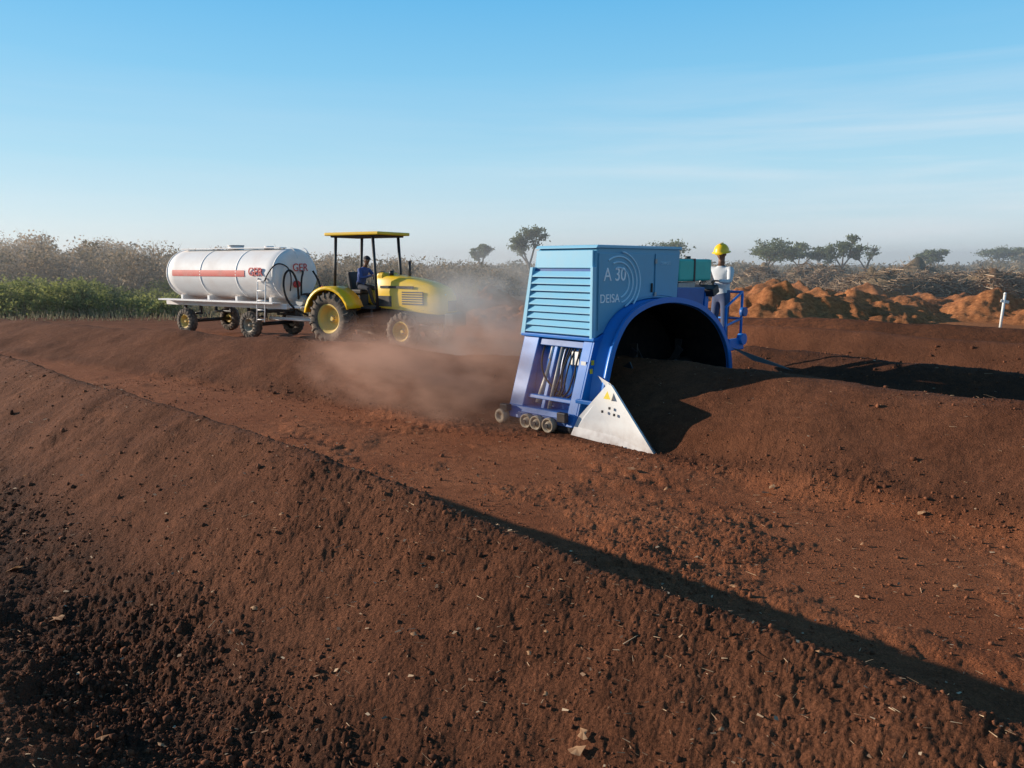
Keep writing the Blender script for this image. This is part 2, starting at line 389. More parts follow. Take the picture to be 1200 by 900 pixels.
def bgveg():
    B=[]
    for i in range(540):
        y=random.uniform(47,88); px=random.uniform(-120,600); x=(px-600)/900*y
        topy=np.interp(px,[-100,0,60,100,150,210,300,380,450,520,600],[268,276,274,281,280,292,296,298,306,310,312])+5*math.sin(px*.09)
        h=(2.4+(312-topy)/900*y)*random.uniform(.66,1.04)
        z0=Hs(x,y)-.1; B.append((x,y,z0,random.uniform(1.3,2.6),h-z0,random.uniform(.05,.9)))
    bushmass('dry_bushes',B,DRY,.115,330)
    B=[]
    for i in range(165):
        y=random.uniform(36,46); px=random.uniform(-120,195)+random.uniform(0,15); x=(px-600)/900*y
        h=random.uniform(.8,2.0)*np.interp(px,[100,200],[1,.5])
        B.append((x,y,Hs(x,y)-.05,random.uniform(.7,1.3),h,random.uniform(.1,1)))
    for i in range(40):
        y=random.uniform(46,50); px=random.uniform(180,420); x=(px-600)/900*y
        B.append((x,y,Hs(x,y)-.05,random.uniform(.7,1.3),random.uniform(1.0,1.7),random.uniform(.1,.8)))
    bushmass('green_bushes',B,GRN,.085,320,.2)
    B=[]
    for i in range(460):
        y=random.uniform(75,140); px=random.uniform(560,1350); x=(px-600)/900*y
        topy=np.interp(px,[560,700,850,1000,1100,1150,1200,1350],[308,306,309,312,311,304,300,297])
        h=(2.4+(311-topy)/900*y)*random.uniform(.6,1.0)
        z0=Hs(x,y)-.1; B.append((x,y,z0,random.uniform(1.6,3.2),max(1.2,h-z0),random.uniform(.1,.7)))
    bushmass('scrubland',B,FAR,.2,200)
    n=12000; y=rng.uniform(33,52,n); px=rng.uniform(-100,560,n); x=(px-600)/900*y
    h=Hfull(x,y)[0]; L=rng.uniform(.2,.8,n)*np.interp(y,[33,40],[.2,1]); a=rng.uniform(0,6.28,n)
    P0=np.stack([x,y,h-.03],1); P1=P0+np.stack([np.cos(a)*.25*L,np.sin(a)*.25*L,L],1)
    sticks('dry_grass',P0,P1,rng.uniform(.010,.025,n),leafmat('drygrass',(.19,.17,.07),(.42,.31,.17),0))
bgveg()
def brushpiles():
    m=leafmat('deadwood',(.18,.115,.07),(.50,.36,.24),0)
    P0=[];P1=[];RR=[]
    for (x,y,h,rx) in _b:
        for k in range(620):
            a=random.uniform(0,6.28); q=rx*math.sqrt(random.random())
            cx,cy=x+q*math.cos(a),y+q*math.sin(a)*.75
            z=h*.85*max(0,1-(q/rx)**1.6)+random.uniform(0,.35)
            c=np.array([cx,cy,z]); L=random.uniform(.3,1.3); d=rng.normal(0,1,3); d[2]=abs(d[2])*.45; d/=np.linalg.norm(d)
            P0.append(c-d*L*.5);P1.append(c+d*L*.5);RR.append(random.uniform(.012,.045))
    sticks('brushwood_pile',np.array(P0),np.array(P1),np.array(RR),m)
brushpiles()
# ------------------------------------------------------------------ trees
BARK=paint('bark',(.16,.12,.085),.9,.5,dust=(.24,.19,.14))
LEAF=leafmat('tree_leaves',(.085,.11,.045),(.20,.22,.09),.4)
def tree(x,y,H,W,crown0=.45,dens=1.0,flat=1.0):
    z0=Hs(x,y)-.1
    e=empty('tree',(x,y,z0))
    segs=[];tips=[]
    def grow(p,d,L,r,lev):
        q=p; n=3
        for i in range(n):
            d=(d+Vector((random.gauss(0,.13),random.gauss(0,.13),random.gauss(.02,.06)))).normalized()
            q2=q+d*L/n; segs.append((q.copy(),q2.copy(),r*(1-.25*i/n),r*(1-.25*(i+1)/n))); q=q2
            if lev>=2: tips.append(q.copy())
        if lev>=3 or r<.008: tips.append(q.copy()); return
        for k in range(random.choice((2,3,3)) if lev else random.choice((3,4))):
            a=random.uniform(0,6.28); sp=random.uniform(.5,1.1)*1.1
            nd=(d+Vector((math.cos(a)*sp,math.sin(a)*sp,random.uniform(-.1,.35)*flat))).normalized()
            grow(q,nd,L*random.uniform(.6,.85),r*.62,lev+1)
    grow(Vector((0,0,0)),Vector((0,0,1)),H*crown0,H*.028,0)
    mz=max(t.z for t in tips); mx=max(math.hypot(t.x,t.y) for t in tips)
    sz=H/mz*.93; sx=W/mx
    def T(p): return Vector((p.x*sx,p.y*sx,p.z*sz))
    V=[];F=[]
    for a,b,r1,r2 in segs:
        a=T(a);b=T(b); M,L=frame(a,b); base=len(V)
        for rr_,zz in ((r1,0),(r2,L)):
            for k in range(5): an=2*math.pi*k/5; V.append(M@Vector((rr_*math.cos(an),rr_*math.sin(an),zz)))
        for k in range(5): F.append((base+k,base+(k+1)%5,base+5+(k+1)%5,base+5+k))
    mesh('trunk_and_limbs',V,F,BARK,e,smooth=True)
    C=[];var=[]
    for t in tips:
        if random.random()>dens: continue
        t=T(t); n=random.randint(16,36); cr=W*random.uniform(.08,.15)
        C.append(rng.normal(0,1,(n,3))*np.array([cr,cr,cr*.6*flat])+np.array(t)); var.append(np.clip(random.random()*.7+rng.normal(.1,.15,n),0,1))
    C=np.vstack(C); V,F=quads(C,rng.uniform(.06,.16,len(C)))
    npmesh('foliage',V,F,LEAF,fvar=np.concatenate(var),parent=e)
for (px,dist,topy,wpx,c0,dens,fl) in [(565,85,286,26,.55,.75,.8),(623,75,263,46,.5,1,.8),(742,70,281,110,.35,1,.5),(890,72,277,78,.38,1,.55),(930,76,283,54,.38,1,.55),(979,72,275,46,.5,.95,.9),(1012,76,282,34,.4,.25,.9),(1095,85,294,46,.3,1,.6),(1168,100,290,50,.35,.9,.6),(1196,100,293,46,.35,.9,.6),(955,84,293,30,.5,.6,.8)]:
    x=(px-600)/900*dist; H=2.4+(312-topy)/900*dist
    tree(x,dist,H-.3,wpx/900*dist*.52,c0,dens,fl)
# ------------------------------------------------------------------ white post
WHT=paint('white_paint',(.75,.74,.70),.5,.5)
def post():
    x,y=(1172-600)/900*27.5,27.5; z=Hs(x,y)
    e=empty('marker_post',(x,y,z))
    cyl('post',(0,0,-.1),(.07,0,1.35),.045,WHT,e); cyl('cap',(.07,0,1.35),(.075,0,1.42),.06,WHT,e,r2=.03)
    box('crosspiece',(.09,-.0,1.1),(.30,.03,.10),WHT,e,rot=(0,.2,0))
post()
# ------------------------------------------------------------------ materials for machines
BLUE=paint('bright_blue_paint',(.010,.17,.56),.32,.22,lowz=(0,.6,.4),scale=4,dust=(.12,.11,.12))
BLUE2=paint('dark_blue_paint',(.010,.10,.34),.4,.3,lowz=(0,.6,.6),dust=(.10,.08,.07))
SKYB=paint('sunlit_blue_paint',(.23,.52,.70),.4,.14,dust=(.35,.33,.30))  # hood blue raised in colour to stand in for sun on the louver side
SKYB2=paint('panel_blue_paint',(.12,.36,.53),.42,.16,dust=(.25,.24,.24))
BLK=paint('black_rubber',(.015,.015,.016),.8,.3)
BLKP=paint('black_paint',(.02,.02,.022),.5,.4)
GREY=paint('grey_steel',(.35,.35,.34),.45,.4,metal=.3)
WHTD=paint('white_plate',(.74,.74,.72),.5,.15,lowz=(-.1,.28,1.4),dust=(.22,.12,.08))
WHL=paint('cream_wheel',(.40,.32,.22),.6,.7,dust=(.20,.12,.08))
TEAL=paint('teal_paint',(.02,.46,.38),.45,.15)
YEL=paint('yellow_paint',(.88,.53,.008),.4,.25,dust=(.45,.32,.16))
YELP=paint('pale_yellow_rim',(.74,.50,.12),.6,.6,dust=(.5,.38,.24))
TYR=paint('dusty_tyre',(.08,.065,.052),.9,.9,dust=(.36,.25,.17))
TNK=paint('tank_white',(.84,.81,.78),.6,.4,dust=(.64,.50,.42),scale=1.5,spec=.3)
RED=paint('red_paint',(.64,.07,.05),.6,.55,dust=(.70,.42,.36),scale=3)
REDT=paint('red_lettering_paint',(.60,.05,.045),.6,.3,dust=(.6,.3,.25),scale=3)
YST=paint('sticker_yellow',(.8,.6,.02),.5,.1)
WTXT=paint('white_lettering',(.88,.92,.94),.5,.05)
LTXT=paint('pale_blue_lettering',(.50,.74,.86),.5,.05)
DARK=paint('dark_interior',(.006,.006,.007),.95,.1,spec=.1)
# ------------------------------------------------------------------ COMPOST TURNER
MO=((10-7.5)/R2,(10+7.5)/R2,0.0); MR=math.pi/4
T=empty('compost_turner',MO,MR)
def turner():
    arch=[(-1.62,.12),(-1.57,.6),(-1.47,1.0),(-1.31,1.36),(-1.02,1.66),(-.55,1.83),(0,1.88),(.5,1.83),(.98,1.70),(1.48,1.41),(1.82,.98),(1.93,.5),(1.95,.12)]
    def cat(P,n=5):
        out=[]
        for i in range(len(P)-1):
            p0=P[max(0,i-1)];p1=P[i];p2=P[i+1];p3=P[min(len(P)-1,i+2)]
            for k in range(n):
                t=k/n
                out.append(tuple(.5*((2*p1[j])+(-p0[j]+p2[j])*t+(2*p0[j]-5*p1[j]+4*p2[j]-p3[j])*t*t+(-p0[j]+3*p1[j]-3*p2[j]+p3[j])*t**3) for j in (0,1)))
        out.append(P[-1]); return out
    A=cat(arch)
    def offs(P,d):
        out=[]
        for i,p in enumerate(P):
            a=Vector(P[max(0,i-1)]);b=Vector(P[min(len(P)-1,i+1)]); t=(b-a).normalized(); nn=Vector((t.y,-t.x)); q=Vector(p)+nn*d; out.append((q.x,q.y))
        return out
    I=offs(A,.05); I2=offs(A,.062)
    def shell(name,O,Inn,y0,y1,mat):
        V=[];F=[];m=len(O)
        for y in (y0,y1):
            for p in O: V.append((p[0],y,p[1]))
            for p in Inn: V.append((p[0],y,p[1]))
        for i in range(m-1):
            F+=[(i,i+1,2*m+i+1,2*m+i),(m+i+1,m+i,3*m+i,3*m+i+1),(i+1,i,m+i,m+i+1),(2*m+i,2*m+i+1,3*m+i+1,3*m+i)]
        o=mesh(name,V,F,mat,T)
        for p in o.data.polygons: p.use_smooth=abs(p.normal.y)<.5
        return o
    shell('tunnel_arch',A,I,-.90,.72,BLUE)
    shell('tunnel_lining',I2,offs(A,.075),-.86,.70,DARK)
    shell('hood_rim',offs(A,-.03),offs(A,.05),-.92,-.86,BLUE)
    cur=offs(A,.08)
    mesh('rear_light_block',[(p[0],.66,p[1]) for p in cur],[tuple(range(len(cur)))],DARK,T)  # near-black sheet added to keep rear light out of the tunnel
    mesh('mid_dark_sheet',[(p[0],.2,p[1]) for p in cur],[tuple(range(len(cur)))],DARK,T)  # second near-black sheet, further inside
    cyl('rotor_drum',(-1.45,-.1,.62),(1.75,-.1,.62),.18,BLKP,T)
    V=[];F=[]
    for k in range(26):
        x=-1.4+k*.12; a=k*1.9; d=Vector((0,math.cos(a),math.sin(a))); c=Vector((x,-.1,.62)); p=c+d*.5; sd=Vector((0,-d.z,d.y))
        b=len(V)
        for off in (-.012,.012):
            for q in (c+d*.15-sd*.03,c+d*.15+sd*.03,p+sd*.07,p-sd*.07): V.append(q+Vector((off,0,0)))
        F+=[(b,b+1,b+2,b+3),(b+7,b+6,b+5,b+4),(b,b+4,b+5,b+1),(b+1,b+5,b+6,b+2),(b+2,b+6,b+7,b+3),(b+3,b+7,b+4,b)]
    mesh('rotor_paddles',V,F,BLKP,T)
    yr=lambda z:.5+(2.64-z)*.21
    bot=[p for p in offs(A,-.012) if -1.30<p[0]<.66]
    P=[(-1.46,1.36)]+bot+[(.66,2.60),(.62,2.64),(-1.40,2.64),(-1.46,2.58)]
    prism('engine_hood',P,-.63,0,SKYB2,T,bevel=.015,y1f=yr)
    prism('hood_lid',[(-1.485,2.63),(.68,2.63),(.66,2.675),(-1.45,2.675)],-.655,.52,SKYB,T,bevel=.01)
    bot2=[p for p in offs(A,-.05) if -1.22<p[0]<-.10]
    prism('front_door',[(-1.42,1.46)]+bot2+[(-.08,2.56),(-1.42,2.56)],-.652,-.632,SKYB2,T,bevel=.006)
    bot3=[p for p in offs(A,-.05) if -.02<p[0]<.60]
    prism('small_door',[(-.04,bot3[0][1])]+bot3+[(.61,2.56),(-.04,2.56)],-.650,-.632,SKYB2,T,bevel=.006)
    box('door_handle',(-.15,-.665,2.05),(.03,.03,.14),BLKP,T)
    for z in (1.95,2.45): box('hinge',(-.05,-.662,z),(.05,.02,.07),GREY,T)
    box('side_top_panel',(-1.472,-.05,2.475),(.035,1.08,.25),SKYB,T,bevel=.008)
    mesh('louver_backing',[(-1.468,-.60,1.38),(-1.468,.75,1.38),(-1.468,.56,2.34),(-1.468,-.60,2.34)],[(0,1,2,3)],BLUE2,T)
    nl=9
    for k in range(nl):
        z=1.44+k*.103; ye=.5+(2.64-z)*.21-.03
        V=[(-1.47,-.60,z+.040),(-1.525,-.60,z-.030),(-1.525,-.60,z-.045),(-1.47,-.60,z-.035)]
        V+=[(v[0],ye,v[2]) for v in V]
        mesh('louver_slat',V,[(0,1,5,4),(1,2,6,5),(2,3,7,6),(3,2,1,0),(4,5,6,7)],SKYB,T)
    box('louver_frame',(-1.495,-.61,1.86),(.08,.05,1.02),SKYB,T,bevel=.006)
    V=[(-1.53,.70,1.34),(-1.53,.78,1.34),(-1.53,.58,2.36),(-1.53,.53,2.36)]
    mesh('louver_frame_rear',V+[(v[0]+.07,v[1],v[2]) for v in V],[(0,1,2,3),(7,6,5,4),(0,4,5,1),(1,5,6,2),(2,6,7,3),(3,7,4,0)],SKYB,T)
    box('hood_sill',(-1.48,.05,1.345),(.11,1.44,.05),BLUE,T)
    def legx(z): return -1.90+(z-.1)/1.24*.42
    def column(name,ya,yb,z0,z1,mat,d=.16,inset=0):
        V=[]
        for z in (z0,z1):
            xo=legx(z)+inset
            yy=(ya(z),yb(z)) if callable(ya) else (ya,yb)
            V+=[(xo,yy[0],z),(xo+d,yy[0],z),(xo+d,yy[1],z),(xo,yy[1],z)]
        mesh(name,V,[(0,3,2,1),(4,5,6,7),(0,1,5,4),(1,2,6,5),(2,3,7,6),(3,0,4,7)],mat,T,bevel=.012)
    column('front_column',-.62,-.45,.14,1.34,BLUE,.26)
    column('rear_column',lambda z:.42+(1.34-z)*.02,lambda z:.74-(1.34-z)*.02,.14,1.34,BLUE,.28)
    column('leg_back_panel',-.45,.44,.14,1.33,BLUE2,.03,.24)
    column('inner_upright',.06,.13,.2,1.33,BLUE,.09,.06)
    column('leg_bottom_beam',-.60,.72,.12,.30,BLUE,.30,-.012)
    column('leg_mid_beam',-.46,.43,.42,.48,BLUE,.10,.05)
    column('valve_block',-.40,-.2,.95,1.15,GREY,.10,.08)
    column('leg_shelf',-.46,.43,1.2,1.3,BLUE2,.12,.03)
    cyl('lift_cylinder',(legx(.4)+.09,.24,.35),(legx(1.2)+.1,.20,1.0),.045,GREY,T)
    cyl('cylinder_rod',(legx(1.0)+.1,.20,1.0),(legx(1.28)+.1,.19,1.28),.022,WHT,T)
    cyl('slide_tube',(legx(.3)+.08,-.02,.3),(legx(1.3)+.08,-.02,1.3),.028,GREY,T)
    for k in range(6):
        y0=-.38+k*.06+random.uniform(-.02,.02)
        tube('hose',[(legx(1.3)+.12,y0,1.28),(legx(1.05)+.05,y0+random.uniform(-.06,.06),1.05),(legx(.8)+.03,y0+random.uniform(-.10,.10),.8),(legx(.55)+.06,y0+random.uniform(-.10,.08),.52),(legx(.5)+.16,y0*.5+.1,.42)],.012,BLK,T)
    tube('hose',[(legx(1.2)+.1,.35,1.2),(legx(.9)-.0,.30,.95),(legx(.7)+.02,.05,.62),(legx(.6)+.1,-.2,.5)],.014,BLK,T)
    pl=[(legx(.14),.14),(legx(1.34),1.345)]+[p for p in reversed(A) if p[0]<-1.25 and p[1]<1.5 and p[1]>.2]
    prism('leg_front_plate',pl,-.645,-.622,BLUE,T,bevel=0)
    for (x,z) in ((-1.53,1.02),(-1.56,.9)): box('sticker',(x,-.652,z),(.06,.006,.07),YST,T,bevel=0)
    box('sticker',(legx(1.0)-.004,-.54,1.0),(.006,.09,.07),WHT,T,bevel=0)
    for k,y in enumerate((.22,.02,-.22)):
        M=Matrix.Translation((-1.96,y,.115))@Euler((0,math.pi/2,0)).to_matrix().to_4x4()
        lathe('track_roller',[(0,-.06),(.03,-.06),(.045,-.05),(.060,-.02),(.080,-.02),(.088,-.05),(.108,-.045),(.108,.05),(0,.05)],WHL,T,M,n=24)
        cyl('roller_hub',(-2.04,y,.115),(-2.0,y,.115),.03,BLKP,T)
    M=Matrix.Translation((-1.95,.76,.12))@Euler((0,math.pi/2,0)).to_matrix().to_4x4()
    lathe('rear_caster',[(0,-.03),(.05,-.03),(.06,-.06),(.10,-.06),(.112,-.045),(.112,.05),(0,.05)],WHL,T,M,n=24)
    box('caster_fork',(-1.94,.70,.26),(.10,.16,.10),BLKP,T)
    box('skid_beam',(-1.86,0,.17),(.10,.95,.10),BLUE2,T)
    box('tow_bracket',(-1.95,-.46,.26),(.08,.16,.14),BLKP,T)
    box('rubber_track',(-1.78,.05,.10),(.22,1.3,.17),BLK,T,bevel=.05)
    V=[(-1.93,-.60,.03),(-1.97,-2.05,-.02),(-1.90,-1.28,.80),(-1.88,-1.20,.82),(-1.84,-.66,.28)]
    V=[Vector(v) for v in V]; W=[v+Vector((.035,0,0)) for v in V]; k=5
    F=[tuple(range(k)),tuple(range(k,2*k))[::-1]]+[(i,k+i,k+(i+1)%k,(i+1)%k) for i in range(k)]
    mesh('deflector_plate',V+W,F,WHTD,T)
    mesh('deflector_inner_wing',[(-1.92,-2.05,0),(-1.87,-1.24,.82),(-1.5,-.7,.85),(-1.45,-.75,.02)],[(0,1,2,3)],WHTD,T)
    mesh('warning_sign',[(-1.945,-1.30,.62),(-1.945,-1.18,.62),(-1.935,-1.24,.73)],[(0,1,2)],YST,T)
    for (y,z) in ((-1.28,.50),(-1.36,.42),(-1.16,.44)): box('bolt_slot',(-1.937,y,z),(.02,.03,.035),BLKP,T,bevel=.004)
    box('deflector_arm',(-1.82,-.85,.5),(.05,.5,.06),BLUE,T)
    prism('far_leg',[(1.96,.12),(1.96,.6),(1.84,1.05),(1.58,1.42),(2.05,1.35),(2.2,.12)],-.6,.7,BLUE,T)
    prism('pump_housing',[(.72,1.83),(.98,1.75),(1.30,1.56),(1.50,1.5),(1.58,2.02),(.72,2.04)],-.55,.45,BLUE2,T,bevel=.02)
    box('pump_unit',(1.02,-.40,2.06),(.5,.28,.10),GREY,T)
    box('fuel_tank',(1.20,-.28,2.31),(1.0,.62,.36),TEAL,T,bevel=.035)
    box('fuel_tank_band',(1.16,-.28,2.31),(.06,.635,.375),BLKP,T)
    cyl('fuel_cap',(1.4,-.3,2.49),(1.4,-.3,2.54),.05,BLKP,T)
    box('control_console',(1.80,-.40,1.96),(.2,.46,.14),BLKP,T,rot=(0,-.4,0))
    box('console_stand',(1.76,-.40,1.70),(.12,.16,.50),BLUE,T)
    for y in (-.53,-.27): cyl('lever',(1.84,y,2.0),(1.88,y,2.11),.012,BLKP,T)
    box('platform',(2.28,-.22,.93),(.62,1.1,.05),BLUE2,T)
    box('platform_bracket',(2.08,-.15,.78),(.2,.8,.25),BLUE,T)
    for (x,y) in ((2.54,-.72),(2.54,.30),(2.0,-.72),(2.0,.30)):
        cyl('rail_post',(x,y,.93),(x,y,1.90 if x>2.5 else 1.66),.024,BLUE,T)
    tube('handrail',[(2.0,-.72,1.66),(2.0,-.72,1.68),(2.54,-.72,1.92),(2.54,.30,1.92),(2.0,.30,1.68)],.024,BLUE,T,nurbs=False)
    tube('mid_rail',[(2.0,-.72,1.35),(2.54,-.72,1.45),(2.54,.30,1.45)],.02,BLUE,T,nurbs=False)
    cyl('work_light',(2.46,-.76,1.58),(2.46,-.84,1.58),.08,BLUE2,T)
    cyl('step_roller',(2.46,-.74,1.1),(2.46,-.84,1.1),.10,BLUE,T)
    box('step_frame',(2.3,-.76,1.02),(.5,.05,.2),BLUE,T)
    mesh('rubber_flap',[(1.9,-.90,1.0),(2.1,-.95,.95),(2.75,-1.45,.65),(2.5,-1.75,.62),(1.95,-1.3,.80)],[(0,1,2,3,4)],BLK,T)
    text('lettering_model','A 30',.27,WTXT,T,(-1.32,-.656,2.17),(math.pi/2,0,0))
    text('lettering_maker','DEISA',.175,WTXT,T,(-1.40,-.656,1.86),(math.pi/2,0,0))
    text('lettering_top','COMPOST',.06,LTXT,T,(.08,-.654,2.40),(math.pi/2,0,0))
    for j,(rad,a0,a1) in enumerate(((.27,-75,100),(.37,-75,112),(.47,-66,122),(.56,-45,80))):
        pts=[(-.98+rad*math.cos(math.radians(a0+(a1-a0)*i/24))*.95,-.657,2.14+rad*.80*math.sin(math.radians(a0+(a1-a0)*i/24))) for i in range(25)]
        tube('logo_arc',pts,.013,LTXT,T,nurbs=False)
turner()
# ------------------------------------------------------------------ PEOPLE
SKIN=paint('skin',(.20,.10,.06),.55,.15,dust=(.14,.07,.04),scale=30)
EYE=paint('eye_white',(.6,.58,.55),.3,0); PUP=paint('hair_black',(.01,.008,.007),.7,0)
def person(parent,J,mats,fwd,hat=None,headtilt=0):
    shirt,trous,shoe=mats
    names=['pelvis','belly','chest','neck','shL','elL','wrL','shR','elR','wrR','hipL','knL','anL','toeL','hipR','knR','anR','toeR']
    rad={'pelvis':(.15,.12),'belly':(.145,.115),'chest':(.165,.125),'neck':(.058,.058),'sh':(.075,.07),'el':(.05,.048),'wr':(.033,.03),'hip':(.10,.095),'kn':(.068,.065),'an':(.048,.048),'toe':(.042,.03)}
    idx={n:i for i,n in enumerate(names)}
    E=[('pelvis','belly'),('belly','chest'),('chest','neck')]
    for s in 'LR': E+=[('chest','sh'+s),('sh'+s,'el'+s),('el'+s,'wr'+s),('pelvis','hip'+s),('hip'+s,'kn'+s),('kn'+s,'an'+s),('an'+s,'toe'+s)]
    me=bpy.data.meshes.new('body'); me.from_pydata([J[n] for n in names],[(idx[a],idx[b]) for a,b in E],[]); me.update()
    o=bpy.data.objects.new('body',me); link(o,parent)
    sk=o.modifiers.new('s','SKIN'); ss=o.modifiers.new('ss','SUBSURF'); ss.levels=2; ss.render_levels=2
    for n in names:
        k=n if n in rad else n[:-1]; d=me.skin_vertices[0].data[idx[n]]; d.radius=rad[k]; d.use_root=(n=='pelvis')
    dg=bpy.context.evaluated_depsgraph_get(); dg.update()
    nm=bpy.data.meshes.new_from_object(o.evaluated_get(dg)); bpy.data.objects.remove(o)
    nm.materials.clear()
    for m in (shirt,trous,SKIN,shoe): nm.materials.append(m)
    segm=[]
    for a,b in E:
        k=0
        if a[:2] in('hi','kn') or b[:2] in ('hi',): k=1
        if a[:2]=='an': k=3
        if b=='neck': k=0
        segm.append((Vector(J[a]),Vector(J[b]),k))
    for p in nm.polygons:
        c=p.center; best=9
        for a,b,k in segm:
            ab=b-a; t=max(0,min(1,(c-a).dot(ab)/ab.dot(ab))); d=(c-a-ab*t).length
            if d<best: best=d; kk=k; tt=t; bb=b
        if bb==Vector(J['neck']) and tt>.8: kk=2
        if kk==0 and (bb==Vector(J['belly']) and tt<.25): kk=1
        p.material_index=kk; p.use_smooth=True
    link(bpy.data.objects.new('body',nm),parent)
    f=Vector(fwd).normalized(); q=Matrix.Rotation(math.atan2(f.y,f.x),4,'Z')@Matrix.Rotation(headtilt,4,'Y')
    H=Vector(J['head']); M=Matrix.Translation(H)@q
    bm=bmesh.new(); bmesh.ops.create_icosphere(bm,subdivisions=4,radius=1)
    for v in bm.verts:
        x,y,z=v.co
        X=x*.098; Y=y*.076; Z=z*.118
        if z<0: Y*=1-.32*(-z)**1.5; X*=1-.12*(-z)
        if x>0:
            X*=.93
            X+=.028*math.exp(-(y/.16)**2-((z+.08)/.16)**2)
            X-=.010*math.exp(-((abs(y)-.36)/.16)**2-((z-.08)/.12)**2)
            X+=.008*math.exp(-(y/.3)**2-((z+.42)/.08)**2)
            X+=.010*math.exp(-(y/.3)**2-((z+.82)/.2)**2)
            X+=.006*math.exp(-(y/.6)**2-((z-.25)/.08)**2)
        v.co=(X,Y,Z)
    me=bpy.data.meshes.new('head'); bm.to_mesh(me); bm.free(); me.transform(M); me.materials.append(SKIN)
    for p in me.polygons: p.use_smooth=True
    link(bpy.data.objects.new('head',me),parent)
    cyl('neck',Vector(J['neck'])-Vector((0,0,.03)),M@Vector((-.02,0,-.06)),.055,SKIN,parent)
    def blob(nm_,r_,Mx,mt):
        bm=bmesh.new(); bmesh.ops.create_icosphere(bm,subdivisions=2,radius=r_)
        me=bpy.data.meshes.new(nm_); bm.to_mesh(me); bm.free(); me.transform(Mx); me.materials.append(mt)
        for p in me.polygons: p.use_smooth=True
        link(bpy.data.objects.new(nm_,me),parent)
    for s in (-1,1):
        blob('eye',.0125,M@Matrix.Translation((.078,s*.030,.010)),EYE); blob('pupil',.0065,M@Matrix.Translation((.0885,s*.030,.010)),PUP)
        blob('ear',1,M@Matrix.Translation((-.005,s*.077,-.005))@Matrix.Diagonal((.018,.009,.032,1)),SKIN)
    blob('mouth',1,M@Matrix.Translation((.088,0,-.052))@Matrix.Diagonal((.008,.024,.004,1)),PUP)
    lathe('hair',[(.084*math.sin(a),.0+.102*math.cos(a)) for a in np.linspace(0,math.pi*.55,8)],PUP,parent,M@Matrix.Translation((-.018,0,.022))@Matrix.Diagonal((1.1,.95,1,1)),n=24)
    if hat:
        Mh=M@Matrix.Translation((-.008,0,.045))@Matrix.Rotation(math.radians(-4),4,'Y')
        if hat[0]=='helmet':
            Mh=Mh@Matrix.Diagonal((1.12,1.12,1.12,1))
            lathe('hard_hat',[(.122*math.sin(a),.125*math.cos(a)) for a in np.linspace(0,math.pi*.5,10)]+[(.128,-.004),(.150,-.012),(.150,-.018),(.120,-.012)],hat[1],parent,Mh@Matrix.Diagonal((1.12,.96,1,1)),n=32)
            box('hard_hat_ridge',Mh@Vector((0,0,.120)),(.17,.03,.018),hat[1],parent,rot=(Mh.to_euler()))
            V=[Mh@Vector(v) for v in ((.12,-.07,-.010),(.12,.07,-.010),(.185,.045,-.022),(.195,0,-.024),(.185,-.045,-.022))]
            mesh('hard_hat_peak',V+[v-Vector((0,0,.006)) for v in V],[(0,1,2,3,4),(9,8,7,6,5)],hat[1],parent)
        else:
            lathe('cap',[(.102*math.sin(a),.095*math.cos(a)) for a in np.linspace(0,math.pi*.52,9)],hat[1],parent,Mh@Matrix.Diagonal((1.1,.92,1,1)),n=28)
            V=[Mh@Vector(v) for v in ((.09,-.06,.0),(.09,.06,.0),(.16,.045,-.01),(.175,0,-.012),(.16,-.045,-.01))]
            mesh('cap_peak',V+[v-Vector((0,0,.006)) for v in V],[(0,1,2,3,4),(9,8,7,6,5)],hat[1],parent)
    for s in 'LR':
        w=Vector(J['wr'+s]); d=(w-Vector(J['el'+s])).normalized()
        side=d.cross(Vector((0,0,1))).normalized(); nrm=side.cross(d).normalized()
        verts=[w,w+d*.05,w+d*.085]; ed=[(0,1),(1,2)]; rd=[(.026,.02),(.036,.017),(.036,.015)]
        for k,(off,L) in enumerate(((-.030,.066),(-.010,.075),(.010,.070),(.030,.055))):
            b=len(verts); base=w+d*.09+side*off
            curl=[.5,1.1,1.7]; p=base; verts.append(p); ed.append((2,b)); rd.append((.010,.010))
            for c in range(3):
                p=p+(d*math.cos(curl[c])-nrm*math.sin(curl[c]))*L*.36; verts.append(p); ed.append((b+c,b+c+1)); rd.append((.009-.001*c,.009-.001*c))
        sg=1 if s=='R' else -1
        b=len(verts); p=w+d*.03-side*sg*.03; verts.append(p); ed.append((1,b)); rd.append((.013,.012))
        for c in range(2):
            p=p+(d*.7-side*sg*.55-nrm*.5).normalized()*.032; verts.append(p); ed.append((b+c,b+c+1)); rd.append((.0105-.001*c,.0105-.001*c))
        me=bpy.data.meshes.new('hand'); me.from_pydata(verts,ed,[]); me.update()
        o=bpy.data.objects.new('hand',me); link(o,parent); me.materials.append(SKIN)
        o.modifiers.new('s','SKIN').use_smooth_shade=True; o.modifiers.new('ss','SUBSURF').levels=1
        for i,r_ in enumerate(rd): me.skin_vertices[0].data[i].radius=r_; me.skin_vertices[0].data[i].use_root=(i==0)
HELM=paint('hard_hat_yellow',(.92,.56,.01),.35,.05)
SHW=paint('pale_shirt',(.62,.64,.66),.85,.3,dust=(.4,.36,.32))
JEAN=paint('blue_trousers',(.06,.09,.17),.9,.3); SHOE=paint('boots',(.03,.025,.02),.7,.4)
W=empty('worker',MO,MR)
